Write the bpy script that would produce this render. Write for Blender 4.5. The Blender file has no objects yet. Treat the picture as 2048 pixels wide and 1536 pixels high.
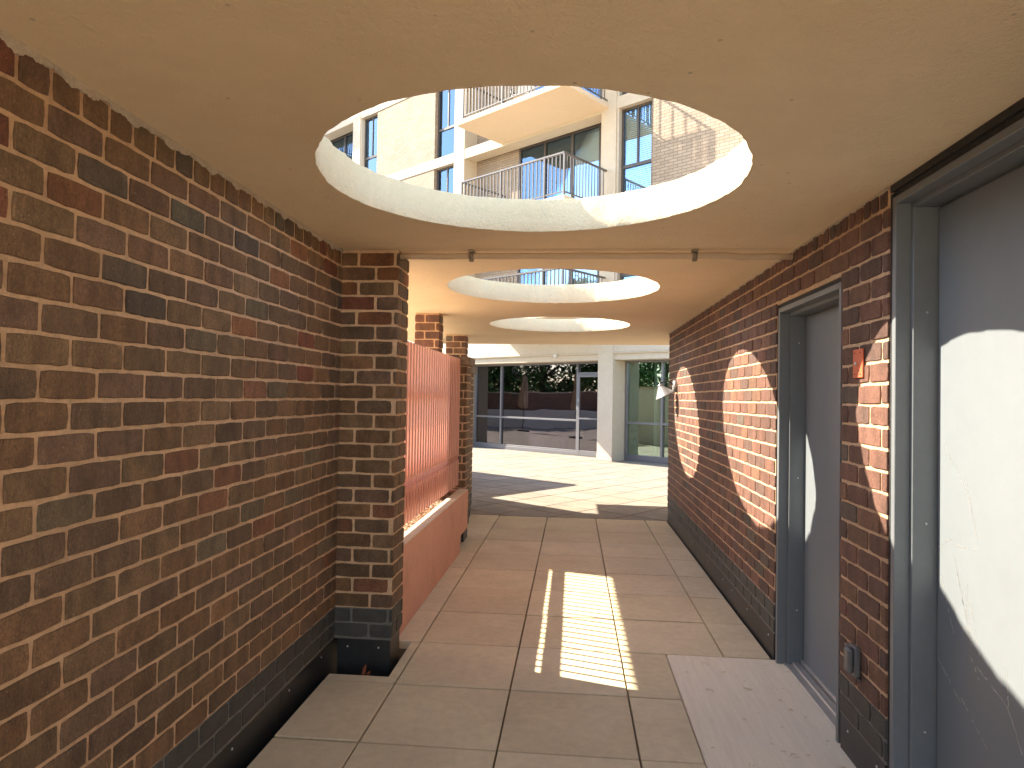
import bpy, math, random
from mathutils import Vector, Matrix
random.seed(7)
R = random.random
U = random.uniform

# ------------------------------------------------------------------ camera, world, sun
scene = bpy.context.scene
cam_d = bpy.data.cameras.new('camera')
cam = bpy.data.objects.new('camera', cam_d)
scene.collection.objects.link(cam)
scene.camera = cam
cam_d.sensor_width = 36.0
cam_d.lens = 23.856
cam_d.clip_start = 0.05
cam_d.clip_end = 2000
rt = Vector((0.99582522, 0.0897673, 0.01655171))
up = Vector((-0.0148243, -0.01987596, 0.99969255))
fw = Vector((-0.09006868, 0.99576442, 0.01846225))
cam.matrix_world = Matrix(((rt.x, up.x, -fw.x, 0), (rt.y, up.y, -fw.y, 0), (rt.z, up.z, -fw.z, 1.52315), (0, 0, 0, 1)))

SUN = Vector((1.0, -0.304, -0.826)).normalized()
sd = bpy.data.lights.new('sun', 'SUN')
sd.energy = 2.8
sd.angle = math.radians(0.5)
sd.color = (1.0, 0.88, 0.70)
so = bpy.data.objects.new('sun', sd)
scene.collection.objects.link(so)
so.rotation_euler = SUN.to_track_quat('-Z', 'Y').to_euler()
so.location = (-10, 8, 14)

wd = bpy.data.worlds.new('World')
scene.world = wd
wd.use_nodes = True
wn = wd.node_tree.nodes
wl = wd.node_tree.links
sky = wn.new('ShaderNodeTexSky')
sky.sky_type = 'NISHITA'
sky.dust_density = 0.6
sky.ozone_density = 0.0
sky.sun_disc = False
sky.sun_elevation = math.asin(-SUN.z)
sky.sun_rotation = math.atan2(-SUN.x, -SUN.y) % (2 * math.pi)
bg = wn['Background']
bg.inputs['Strength'].default_value = 0.09
wl.new(sky.outputs[0], bg.inputs['Color'])

scene.view_settings.view_transform = 'Standard'
scene.view_settings.look = 'None'
scene.view_settings.exposure = 2.92
scene.view_settings.gamma = 1.0
cy = scene.cycles
cy.use_denoising = True
cy.max_bounces = 12
cy.diffuse_bounces = 8
cy.glossy_bounces = 5
cy.transparent_max_bounces = 12
cy.caustics_reflective = True
cy.sample_clamp_indirect = 6.0


# ------------------------------------------------------------------ materials
def mat(name, base, rough=0.8, metal=0.0, spec=0.5, var=0.0, vscale=3.0, tint=None, tscale=8.0, tlo=0.5, thi=0.7,
        bump=0.0, bscale=60.0, bump2=0.0, b2scale=400.0, attr=None, stretch=None, bdist=0.01, speck=None):
    m = bpy.data.materials.new(name)
    m.use_nodes = True
    nt = m.node_tree
    N, L = nt.nodes, nt.links
    p = N['Principled BSDF']
    p.inputs['Roughness'].default_value = rough
    p.inputs['Metallic'].default_value = metal
    p.inputs['Specular IOR Level'].default_value = spec
    tc = N.new('ShaderNodeTexCoord')
    vec = tc.outputs['Object']
    if attr:
        a = N.new('ShaderNodeAttribute')
        a.attribute_name = attr
        col = a.outputs['Color']
    else:
        c = N.new('ShaderNodeRGB')
        c.outputs[0].default_value = (*base, 1)
        col = c.outputs[0]

    def noise(scale, detail=6, rough_=0.6, v=None):
        n = N.new('ShaderNodeTexNoise')
        n.inputs['Scale'].default_value = scale
        n.inputs['Detail'].default_value = detail
        n.inputs['Roughness'].default_value = rough_
        L.new(v or vec, n.inputs['Vector'])
        return n.outputs['Fac']

    def mul_range(fac, lo, hi):
        r_ = N.new('ShaderNodeMapRange')
        r_.inputs['From Min'].default_value = 0.3
        r_.inputs['From Max'].default_value = 0.7
        r_.inputs['To Min'].default_value = lo
        r_.inputs['To Max'].default_value = hi
        L.new(fac, r_.inputs['Value'])
        return r_.outputs['Result']

    def scale_col(col, val):
        mx = N.new('ShaderNodeVectorMath')
        mx.operation = 'SCALE'
        L.new(col, mx.inputs[0])
        L.new(val, mx.inputs['Scale'])
        return mx.outputs[0]
    sv = vec
    if stretch:
        mp = N.new('ShaderNodeMapping')
        mp.inputs['Scale'].default_value = stretch
        L.new(vec, mp.inputs['Vector'])
        sv = mp.outputs[0]
    if var:
        col = scale_col(col, mul_range(noise(vscale, v=sv), 1 - var, 1 + var))
        col = scale_col(col, mul_range(noise(vscale * 9, v=sv), 1 - var * 0.85, 1 + var * 0.85))
    if tint:
        f = noise(tscale)
        r_ = N.new('ShaderNodeMapRange')
        r_.inputs['From Min'].default_value = tlo
        r_.inputs['From Max'].default_value = thi
        L.new(f, r_.inputs['Value'])
        mx = N.new('ShaderNodeMix')
        mx.data_type = 'RGBA'
        L.new(r_.outputs['Result'], mx.inputs['Factor'])
        L.new(col, mx.inputs['A'])
        mx.inputs['B'].default_value = (*tint, 1)
        col = mx.outputs['Result']
    if speck:
        vo = N.new('ShaderNodeTexVoronoi')
        vo.inputs['Scale'].default_value = speck[0]
        L.new(vec, vo.inputs['Vector'])
        wn_ = N.new('ShaderNodeTexWhiteNoise')
        L.new(vo.outputs['Position'], wn_.inputs['Vector'])
        g1 = N.new('ShaderNodeMath'); g1.operation = 'GREATER_THAN'; g1.inputs[1].default_value = 1 - speck[1]
        L.new(wn_.outputs['Value'], g1.inputs[0])
        g2 = N.new('ShaderNodeMath'); g2.operation = 'LESS_THAN'; g2.inputs[1].default_value = 0.35
        L.new(vo.outputs['Distance'], g2.inputs[0])
        g3 = N.new('ShaderNodeMath'); g3.operation = 'MULTIPLY'
        L.new(g1.outputs[0], g3.inputs[0]); L.new(g2.outputs[0], g3.inputs[1])
        g4 = N.new('ShaderNodeMath'); g4.operation = 'MULTIPLY'; g4.inputs[1].default_value = 0.6
        L.new(g3.outputs[0], g4.inputs[0])
        mx = N.new('ShaderNodeMix'); mx.data_type = 'RGBA'
        L.new(g4.outputs[0], mx.inputs['Factor']); L.new(col, mx.inputs['A'])
        mx.inputs['B'].default_value = (*speck[2], 1)
        col = mx.outputs['Result']
    L.new(col, p.inputs['Base Color'])
    nrm = None
    for st, sc_ in ((bump, bscale), (bump2, b2scale)):
        if st:
            b = N.new('ShaderNodeBump')
            b.inputs['Strength'].default_value = st
            b.inputs['Distance'].default_value = bdist
            L.new(noise(sc_, 4, 0.65, sv), b.inputs['Height'])
            if nrm:
                L.new(nrm, b.inputs['Normal'])
            nrm = b.outputs[0]
    if nrm:
        L.new(nrm, p.inputs['Normal'])
    m['nrm'] = 1
    return m


def far_brick(name, c1, c2, mortar, w=0.215, h=0.07):
    m = bpy.data.materials.new(name)
    m.use_nodes = True
    N, L = m.node_tree.nodes, m.node_tree.links
    p = N['Principled BSDF']
    p.inputs['Roughness'].default_value = 0.85
    tc = N.new('ShaderNodeTexCoord')
    sp = N.new('ShaderNodeSeparateXYZ')
    L.new(tc.outputs['Object'], sp.inputs[0])
    ad = N.new('ShaderNodeMath'); ad.operation = 'ADD'
    L.new(sp.outputs['X'], ad.inputs[0]); L.new(sp.outputs['Y'], ad.inputs[1])
    cb = N.new('ShaderNodeCombineXYZ')
    L.new(ad.outputs[0], cb.inputs['X']); L.new(sp.outputs['Z'], cb.inputs['Y'])
    br = N.new('ShaderNodeTexBrick')
    br.inputs['Scale'].default_value = 1.0
    br.inputs['Brick Width'].default_value = w
    br.inputs['Row Height'].default_value = h
    br.inputs['Mortar Size'].default_value = 0.007
    br.inputs['Color1'].default_value = (*c1, 1)
    br.inputs['Color2'].default_value = (*c2, 1)
    br.inputs['Mortar'].default_value = (*mortar, 1)
    br.inputs['Bias'].default_value = 0.0
    L.new(cb.outputs[0], br.inputs['Vector'])
    n = N.new('ShaderNodeTexNoise'); n.inputs['Scale'].default_value = 1.1
    n.inputs['Detail'].default_value = 8
    L.new(tc.outputs['Object'], n.inputs['Vector'])
    mr = N.new('ShaderNodeMapRange')
    mr.inputs['From Min'].default_value = 0.3; mr.inputs['From Max'].default_value = 0.7
    mr.inputs['To Min'].default_value = 0.88; mr.inputs['To Max'].default_value = 1.1
    L.new(n.outputs['Fac'], mr.inputs['Value'])
    vm = N.new('ShaderNodeVectorMath'); vm.operation = 'SCALE'
    L.new(br.outputs['Color'], vm.inputs[0]); L.new(mr.outputs['Result'], vm.inputs['Scale'])
    L.new(vm.outputs[0], p.inputs['Base Color'])
    iv = N.new('ShaderNodeMath'); iv.operation = 'SUBTRACT'; iv.inputs[0].default_value = 1
    L.new(br.outputs['Fac'], iv.inputs[1])
    b = N.new('ShaderNodeBump'); b.inputs['Strength'].default_value = 0.6; b.inputs['Distance'].default_value = 0.008
    L.new(iv.outputs[0], b.inputs['Height'])
    L.new(b.outputs[0], p.inputs['Normal'])
    return m


def glass(name, tint, refl, rough=0.0, gt=(0.46, 0.70, 1.0)):
    m = bpy.data.materials.new(name)
    m.use_nodes = True
    N, L = m.node_tree.nodes, m.node_tree.links
    N.remove(N['Principled BSDF'])
    out = N['Material Output']
    t = N.new('ShaderNodeBsdfTransparent'); t.inputs[0].default_value = (*tint, 1)
    g = N.new('ShaderNodeBsdfGlossy'); g.inputs['Roughness'].default_value = rough
    g.inputs['Color'].default_value = (*gt, 1)
    tc = N.new('ShaderNodeTexCoord')
    n = N.new('ShaderNodeTexNoise'); n.inputs['Scale'].default_value = 0.9; n.inputs['Detail'].default_value = 1
    L.new(tc.outputs['Object'], n.inputs['Vector'])
    b = N.new('ShaderNodeBump'); b.inputs['Strength'].default_value = 0.25; b.inputs['Distance'].default_value = 0.02
    L.new(n.outputs['Fac'], b.inputs['Height']); L.new(b.outputs[0], g.inputs['Normal'])
    fr = N.new('ShaderNodeFresnel'); fr.inputs['IOR'].default_value = 1.5
    ad = N.new('ShaderNodeMath'); ad.operation = 'ADD'; ad.inputs[1].default_value = refl
    ad.use_clamp = True
    L.new(fr.outputs[0], ad.inputs[0])
    mx = N.new('ShaderNodeMixShader')
    L.new(ad.outputs[0], mx.inputs[0]); L.new(t.outputs[0], mx.inputs[1]); L.new(g.outputs[0], mx.inputs[2])
    L.new(mx.outputs[0], out.inputs['Surface'])
    return m


M = {}
M['brick'] = mat('brick', (0.1, 0.06, 0.04), rough=0.62, spec=0.4, attr='bcol', var=0.34, vscale=14, bump=0.9, bscale=130,
                 bump2=0.6, b2scale=520, stretch=(1, 1, 0.55), bdist=0.006, speck=(210, 0.012, (0.5, 0.42, 0.34)),
                 tint=(0.05, 0.03, 0.02), tscale=190, tlo=0.52, thi=0.85)
M['mortar'] = mat('mortar', (0.63, 0.42, 0.255), rough=0.9, var=0.16, vscale=6, bump=0.8, bscale=160, bdist=0.008)
M['brick_sheen'] = mat('dragfaced_brick', (0.1, 0.06, 0.04), rough=0.55, spec=0.4, attr='bcol', var=0.38, vscale=18, bump=0.85, bscale=170,
                 bump2=0.5, b2scale=520, stretch=(1, 1, 0.45), bdist=0.006, speck=(210, 0.010, (0.5, 0.42, 0.34)),
                 tint=(0.045, 0.028, 0.018), tscale=190, tlo=0.50, thi=0.78)
M['mortar_cream'] = mat('cream_mortar', (0.55, 0.47, 0.36), rough=0.9, var=0.14, vscale=9, bump=0.9, bscale=120, bdist=0.01)
M['mortar_dark'] = mat('painted_mortar', (0.17, 0.165, 0.145), rough=0.7, var=0.2, vscale=9, bump=0.7, bscale=150, bdist=0.008)
M['dark_brick'] = mat('painted_brick', (0.056, 0.052, 0.045), rough=0.62, var=0.25, vscale=10, bump=0.6, bscale=150, bdist=0.005)
M['panel'] = mat('black_panel', (0.024, 0.024, 0.025), rough=0.38, var=0.15, vscale=3)
M['screw'] = mat('screw_steel', (0.6, 0.6, 0.6), rough=0.35, metal=0.8)
M['soffit'] = mat('painted_stucco', (0.84, 0.67, 0.44), rough=0.75, var=0.03, vscale=1.2, bump=0.55, bscale=42, bump2=0.6, b2scale=150, bdist=0.012, tint=(0.76, 0.59, 0.37), tscale=0.9, tlo=0.5, thi=0.75, speck=(55, 0.006, (0.46, 0.34, 0.22)))
M['rim'] = mat('rough_stucco', (0.86, 0.70, 0.45), rough=0.8, var=0.04, vscale=4, bump=0.8, bscale=75, bump2=0.6, b2scale=190, bdist=0.012)
M['paver'] = mat('concrete_paver', (0.4, 0.3, 0.22), rough=0.85, attr='bcol', var=0.09, vscale=2.2, bump=0.3, bscale=260, bdist=0.004,
                 tint=(0.46, 0.37, 0.25), tscale=2.6, tlo=0.52, thi=1.1, speck=(190, 0.05, (0.62, 0.55, 0.46)))
M['concrete'] = mat('broom_concrete', (0.74, 0.66, 0.52), rough=0.9, var=0.06, vscale=5, stretch=(9, 0.7, 1), bump=0.5, bscale=30,
                    bdist=0.004, tint=(0.58, 0.47, 0.31), tscale=13, tlo=0.63, thi=0.68)
M['substrate'] = mat('dark_substrate', (0.05, 0.045, 0.04), rough=0.95, var=0.3, vscale=2)
M['ground'] = mat('pale_concrete_ground', (0.62, 0.52, 0.38), rough=0.95, var=0.3, vscale=2)
M['salmon'] = mat('salmon_stucco', (0.70, 0.38, 0.275), rough=0.85, var=0.06, vscale=5, bump=0.7, bscale=140, bdist=0.008,
                  tint=(0.42, 0.22, 0.15), tscale=2.5, tlo=0.55, thi=0.9)
M['coping'] = mat('cream_coping', (0.62, 0.50, 0.36), rough=0.85, var=0.08, vscale=8, bump=0.6, bscale=120, bdist=0.006)
M['slat'] = mat('salmon_painted_steel', (0.66, 0.35, 0.265), rough=0.45, var=0.05, vscale=3)
M['gravel'] = mat('pebble', (0.3, 0.2, 0.13), rough=0.9, attr='bcol', var=0.2, vscale=60)
M['door'] = mat('grey_door_paint', (0.162, 0.182, 0.200), rough=0.45, var=0.03, vscale=1.5, bump=0.08, bscale=70, bdist=0.004)
M['frame'] = mat('dark_grey_frame_paint', (0.15, 0.165, 0.18), rough=0.4, var=0.05, vscale=4, bump=0.06, bscale=60, bdist=0.003)
M['sealant'] = mat('black_sealant', (0.02, 0.02, 0.02), rough=0.7, bump=0.8, bscale=30, bdist=0.01)
M['alu'] = mat('aluminium', (0.55, 0.55, 0.54), rough=0.38, metal=0.7, var=0.08, vscale=12)
M['orange'] = mat('orange_plate', (0.62, 0.13, 0.055), rough=0.5, var=0.08, vscale=20)
M['outlet'] = mat('grey_cast_cover', (0.13, 0.13, 0.135), rough=0.4, metal=0.2, var=0.1, vscale=20)
M['lamp'] = mat('satin_steel', (0.34, 0.345, 0.35), rough=0.35, metal=0.5)
M['lampdark'] = mat('dark_lamp_metal', (0.045, 0.047, 0.05), rough=0.35, metal=0.4)
M['pipe'] = mat('painted_conduit', (0.60, 0.46, 0.32), rough=0.6, var=0.04, vscale=6)
M['clamp'] = mat('galvanised_clamp', (0.30, 0.25, 0.19), rough=0.5, metal=0.4)
M['buff'] = far_brick('buff_brick', (0.345, 0.27, 0.195), (0.275, 0.21, 0.15), (0.18, 0.135, 0.095))
M['redbrick'] = far_brick('dark_red_brick', (0.13, 0.065, 0.045), (0.20, 0.095, 0.06), (0.36, 0.24, 0.16), w=0.21, h=0.085)
M['cream'] = mat('cream_concrete', (0.50, 0.43, 0.33), rough=0.8, var=0.05, vscale=1.5, bump=0.25, bscale=90, bdist=0.006)
M['soffit2'] = mat('balcony_soffit', (0.62, 0.50, 0.36), rough=0.8, var=0.03, vscale=1)
M['slabedge'] = mat('slab_edge', (0.52, 0.41, 0.33), rough=0.8, var=0.06, vscale=3)
M['bronze'] = mat('bronze_frame', (0.075, 0.06, 0.05), rough=0.4, metal=0.2, var=0.06, vscale=5)
M['rail'] = mat('rail_paint', (0.10, 0.085, 0.075), rough=0.3, spec=0.8, metal=0.1)
M['glazeframe'] = mat('grey_anodised', (0.20, 0.20, 0.215), rough=0.35, metal=0.5)
M['glass_up'] = glass('sky_tinted_glass', (0.96, 0.97, 0.94), 0.17)  # blue of the mirrored sky is put into the default gloss colour
M['glass_gr'] = glass('tinted_glass', (0.42, 0.40, 0.44), 0.10, gt=(0.80, 0.78, 0.85))
M['glass_lt'] = glass('clear_glass', (0.70, 0.78, 0.74), 0.22, gt=(0.8, 1.0, 0.9))
M['blind'] = mat('blind_fabric', (0.80, 0.79, 0.66), rough=0.9)
M['room'] = mat('room_wall', (0.10, 0.085, 0.075), rough=0.9)
M['carpet'] = mat('room_floor', (0.34, 0.29, 0.25), rough=0.9, var=0.2, vscale=4)
M['leaf'] = mat('leaf', (0.05, 0.11, 0.03), rough=0.6, attr='bcol')
M['bark'] = mat('bark', (0.12, 0.08, 0.055), rough=0.9, var=0.3, vscale=8, bump=0.8, bscale=20, bdist=0.03)
M['white'] = mat('white_plaster', (0.62, 0.60, 0.56), rough=0.8, var=0.05, vscale=3)
M['fabric'] = mat('canvas', (0.40, 0.30, 0.22), rough=0.9, var=0.1, vscale=6)
M['shade'] = mat('lampshade_cloth', (0.72, 0.62, 0.44), rough=0.9)
M['chair'] = mat('chair_upholstery', (0.10, 0.09, 0.10), rough=0.7, var=0.1, vscale=20)
M['chair2'] = mat('chair_light_cloth', (0.42, 0.38, 0.33), rough=0.8, var=0.1, vscale=20)
M['stain'] = mat('dead_leaf', (0.22, 0.06, 0.025), rough=0.8, var=0.2, vscale=40)


# ------------------------------------------------------------------ mesh builder
class MB:
    def __init__(s):
        s.v, s.f, s.m, s.c = [], [], [], []
        s.smooth = []

    def face(s, idx, m=0, c=(1, 1, 1), sm=False):
        s.f.append(idx); s.m.append(m); s.c.append(c); s.smooth.append(sm)

    def box(s, x0, x1, y0, y1, z0, z1, m=0, c=(1, 1, 1), bev=0.0, T=None):
        if x1 < x0: x0, x1 = x1, x0
        if y1 < y0: y0, y1 = y1, y0
        if z1 < z0: z0, z1 = z1, z0
        b = len(s.v)
        if bev <= 0:
            P = [(x, y, z) for z in (z0, z1) for y in (y0, y1) for x in (x0, x1)]
            F = [(0, 2, 3, 1), (4, 5, 7, 6), (0, 1, 5, 4), (2, 6, 7, 3), (0, 4, 6, 2), (1, 3, 7, 5)]
        else:
            P, F = [], []
            g = lambda a0, a1, i: (a0, a0 + bev, a1 - bev, a1)[i]
            ids = {}
            # chamfered box: 24 verts
            for sx in (0, 1):
                for sy in (0, 1):
                    for sz in (0, 1):
                        X, Y, Z = (x0, x1)[sx], (y0, y1)[sy], (z0, z1)[sz]
                        ix, iy, iz = (bev, -bev)[sx], (bev, -bev)[sy], (bev, -bev)[sz]
                        ids[(sx, sy, sz, 0)] = len(P); P.append((X, Y + iy, Z + iz))
                        ids[(sx, sy, sz, 1)] = len(P); P.append((X + ix, Y, Z + iz))
                        ids[(sx, sy, sz, 2)] = len(P); P.append((X + ix, Y + iy, Z))
            def q(*k): F.append(tuple(ids[a] for a in k))
            for sx in (0, 1):
                k = [(sx, 0, 0, 0), (sx, 1, 0, 0), (sx, 1, 1, 0), (sx, 0, 1, 0)]
                q(*(k if sx else k[::-1]))
            for sy in (0, 1):
                k = [(0, sy, 0, 1), (0, sy, 1, 1), (1, sy, 1, 1), (1, sy, 0, 1)]
                q(*(k if sy else k[::-1]))
            for sz in (0, 1):
                k = [(0, 0, sz, 2), (1, 0, sz, 2), (1, 1, sz, 2), (0, 1, sz, 2)]
                q(*(k if sz else k[::-1]))
            for a in (0, 1):
                for b_ in (0, 1):
                    k = [(a, b_, 0, 0), (a, b_, 0, 1), (a, b_, 1, 1), (a, b_, 1, 0)]
                    q(*(k if (a + b_) % 2 else k[::-1]))
                    k = [(a, 0, b_, 0), (a, 0, b_, 2), (a, 1, b_, 2), (a, 1, b_, 0)]
                    q(*(k if not (a + b_) % 2 else k[::-1]))
                    k = [(0, a, b_, 1), (0, a, b_, 2), (1, a, b_, 2), (1, a, b_, 1)]
                    q(*(k if (a + b_) % 2 else k[::-1]))
                    for c_ in (0, 1):
                        pass
            for sx in (0, 1):
                for sy in (0, 1):
                    for sz in (0, 1):
                        k = [(sx, sy, sz, 0), (sx, sy, sz, 1), (sx, sy, sz, 2)]
                        q(*(k if (sx + sy + sz) % 2 else k[::-1]))
        if T:
            P = [tuple(T @ Vector(p)) for p in P]
        s.v += P
        for f in F:
            s.face(tuple(b + i for i in f), m, c)

    def tube(s, pts, r, n=12, m=0, c=(1, 1, 1), caps=True, sm=True):
        pts = [Vector(p) for p in pts]
        rs = r if isinstance(r, (list, tuple)) else [r] * len(pts)
        rings = []
        ref = None
        for i, p in enumerate(pts):
            a = pts[max(i - 1, 0)]; b = pts[min(i + 1, len(pts) - 1)]
            t = (b - a).normalized()
            if ref is None:
                ref = Vector((0, 0, 1)) if abs(t.z) < 0.9 else Vector((1, 0, 0))
            u = t.cross(ref).normalized(); w = t.cross(u).normalized()
            base = len(s.v)
            for k in range(n):
                th = 2 * math.pi * k / n
                s.v.append(tuple(p + (u * math.cos(th) + w * math.sin(th)) * rs[i]))
            rings.append(base)
        for a, b in zip(rings, rings[1:]):
            for k in range(n):
                k2 = (k + 1) % n
                s.face((a + k, b + k, b + k2, a + k2), m, c, sm)
        if caps:
            s.face(tuple(rings[0] + k for k in range(n)), m, c)
            s.face(tuple(rings[-1] + k for k in range(n))[::-1], m, c)

    def quad(s, P, m=0, c=(1, 1, 1)):
        b = len(s.v); s.v += [tuple(p) for p in P]
        s.face(tuple(range(b, b + len(P))), m, c)

    def build(s, name, mats, parent=None, loc=None, local=False):
        """verts are world coordinates unless local; a parentless mesh gets its origin at the base of its bounds"""
        me = bpy.data.meshes.new(name)
        v = s.v
        o = bpy.data.objects.new(name, me)
        if parent is None:
            xs = [p[0] for p in v]; ys = [p[1] for p in v]; zs = [p[2] for p in v]
            c = Vector(((min(xs) + max(xs)) / 2, (min(ys) + max(ys)) / 2, min(zs)))
            v = [(p[0] - c.x, p[1] - c.y, p[2] - c.z) for p in v]
            o.location = c
        else:
            if not local:
                top = parent
                while top.parent: top = top.parent
                loc0 = Vector((0, 0, 0))
                mi = mworld(parent).inverted()
                v = [tuple(mi @ Vector(p)) for p in v]
            if loc is not None:
                o.location = loc
        me.from_pydata(v, [], s.f)
        if not isinstance(mats, (list, tuple)): mats = [mats]
        for m_ in mats: me.materials.append(m_)
        me.polygons.foreach_set('material_index', s.m)
        me.polygons.foreach_set('use_smooth', s.smooth)
        if any(c != (1, 1, 1) for c in s.c):
            ca = me.color_attributes.new('bcol', 'FLOAT_COLOR', 'CORNER')
            buf = []
            for poly, c in zip(me.polygons, s.c):
                buf += [c[0], c[1], c[2], 1.0] * poly.loop_total
            ca.data.foreach_set('color', buf)
        me.update()
        scene.collection.objects.link(o)
        if parent is not None:
            o.parent = parent
        return o


def mworld(o):
    m = o.matrix_basis.copy()
    while o.parent:
        o = o.parent
        m = o.matrix_basis @ m
    return m


def tag(o, label=None, cat=None, group=None, kind=None):
    if label: o['label'] = label
    if cat: o['category'] = cat
    if group: o['group'] = group
    if kind: o['kind'] = kind
    return o


def empty(name, loc, rz=0.0):
    o = bpy.data.objects.new(name, None)
    o.empty_display_size = 0.2
    o.location = loc
    o.rotation_euler = (0, 0, rz)
    scene.collection.objects.link(o)
    return o


def copy_tree(o, parent=None):
    c = o.copy()
    scene.collection.objects.link(c)
    if parent is not None:
        c.parent = parent
    for ch in list(o.children):
        copy_tree(ch, c)
    return c


# ------------------------------------------------------------------ bricks as real geometry
PAL = [((0.185, 0.104, 0.052), 6), ((0.150, 0.092, 0.054), 4), ((0.205, 0.090, 0.048), 0.8), ((0.215, 0.115, 0.055), 1.3),
       ((0.150, 0.112, 0.066), 0.8), ((0.165, 0.098, 0.062), 3), ((0.175, 0.108, 0.056), 5)]
PALT = [((0.200, 0.070, 0.040), 2.2), ((0.235, 0.100, 0.044), 2.2), ((0.095, 0.070, 0.050), 1.6), ((0.115, 0.100, 0.068), 1.2), ((0.160, 0.088, 0.050), 4)]
PALR = [((0.18, 0.084, 0.058), 5), ((0.145, 0.072, 0.052), 4), ((0.125, 0.070, 0.054), 2), ((0.20, 0.10, 0.06), 2), ((0.125, 0.092, 0.070), 0.6)]


def pick(pal, rnd):
    t = sum(w for _, w in pal) * rnd.random()
    for c, w in pal:
        t -= w
        if t <= 0: break
    k = rnd.uniform(0.82, 1.2)
    return tuple(x * k for x in c)


BH = 0.0845
BL = 0.212
JT = 0.0125


def one_brick(mb, O, u, w, n, a0, a1, z0, z1, mi, col, rnd):
    """O origin, u along the wall, w up, n outward; brick rect a0..a1, z0..z1"""
    L_, H_ = a1 - a0, z1 - z0
    nu = max(1, int(L_ / 0.03)); nv = max(1, int(H_ / 0.03))
    pts = []
    for i in range(nu): pts.append((L_ * i / nu, 0))
    for i in range(nv): pts.append((L_, H_ * i / nv))
    for i in range(nu): pts.append((L_ * (1 - i / nu), H_))
    for i in range(nv): pts.append((0, H_ * (1 - i / nv)))
    n_ = len(pts)
    cx, cz = L_ / 2, H_ / 2
    dd = rnd.uniform(-0.0012, 0.0012)
    corner = {0, nu, nu + nv, 2 * nu + nv}
    base = len(mb.v)
    jit = [rnd.uniform(-0.0017, 0.0017) for _ in range(n_)]
    for depth, ins in ((-0.011, -0.001), (-0.0022, 0.0), (0.0, 0.0024)):
        for k, (pu, pz) in enumerate(pts):
            i_ = ins + jit[k] + (0.0022 if k in corner else 0)
            du = (i_ if pu < 1e-6 else (-i_ if pu > L_ - 1e-6 else 0))
            dz = (i_ if pz < 1e-6 else (-i_ if pz > H_ - 1e-6 else 0))
            P = O + u * (a0 + pu + du) + w * (z0 + pz + dz) + n * (depth + (dd if depth > -0.01 else 0))
            mb.v.append((P.x, P.y, P.z))
    for r_ in (0, 1):
        A = base + r_ * n_; B = A + n_
        for k in range(n_):
            k2 = (k + 1) % n_
            mb.face((A + k, A + k2, B + k2, B + k), mi, col)
    mb.face(tuple(base + 2 * n_ + k for k in range(n_)), mi, col)


def brick_face(mb, O, u, n, length, z0, rows, mi=0, pal=PAL, openings=(), seed=1, top=None, toplen=None, end0=0.0, off0=0.0, blen=BL):
    """lay rows of bricks on the plane through O; openings (a0,a1,z0,z1) are left free; top: height of a last cut row"""
    rnd = random.Random(seed)
    u = Vector(u); n = Vector(n); O = Vector(O); w = Vector((0, 0, 1))
    rows_l = [(z0 + r * BH, BH - JT, blen) for r in range(rows)]
    if top: rows_l.append((z0 + rows * BH, top, toplen or BL / 2))
    for r, (z, h, bl) in enumerate(rows_l):
        off = off0 + (bl / 2 if r % 2 else 0) + rnd.uniform(-0.004, 0.004)
        spans = [(end0, length)]
        for (b0, b1, c0, c1) in openings:
            if c0 < z + h and c1 > z:
                if c1 < z + h - 0.001 and c1 > z:   # opening ends inside the row
                    pass
                new = []
                for s0, s1 in spans:
                    if b1 <= s0 or b0 >= s1: new.append((s0, s1)); continue
                    if b0 - s0 > 0.01: new.append((s0, b0))
                    if s1 - b1 > 0.01: new.append((b1, s1))
                spans = new
        for s0, s1 in spans:
            k = math.floor((s0 - off) / bl)
            x = off + k * bl
            while x < s1:
                a0, a1 = max(x, s0), min(x + bl - JT, s1)
                if a1 - s0 > 0 and a1 - a0 > 0.018:
                    jz = rnd.uniform(-0.0012, 0.0012)
                    one_brick(mb, O, u, w, n, a0 + rnd.uniform(0, 0.0015), a1 - rnd.uniform(0, 0.0015), z + jz + JT * 0.5, z + h + jz + JT * 0.5, mi, pick(PALT if (pal is PAL and rnd.random() < (z - 1.45) * 0.8) else pal, rnd), rnd)
                x += bl


# ================================================================== SETTING: ground and paving
g = MB()
g.quad([(-400, -400, -0.3), (400, -400, -0.3), (400, 400, -0.3), (-400, 400, -0.3)])
tag(g.build('ground', M['ground']), kind='structure')
g = MB()
g.box(-1.36, 1.25, -2.0, 8.7, -0.296, -0.2)
g.quad([(-14, 8.6, -0.07), (12, 8.6, -0.07), (12, 21, -0.07), (-14, 21, -0.07)])
tag(g.build('drainage_bed', M['substrate']), kind='structure')

PC = [(0.61, 0.515, 0.345), (0.58, 0.485, 0.32), (0.625, 0.525, 0.355), (0.595, 0.51, 0.35), (0.565, 0.47, 0.31)]


def pcol():
    c = random.choice(PC); k = U(0.96, 1.03)
    return tuple(x * k for x in c)


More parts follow.
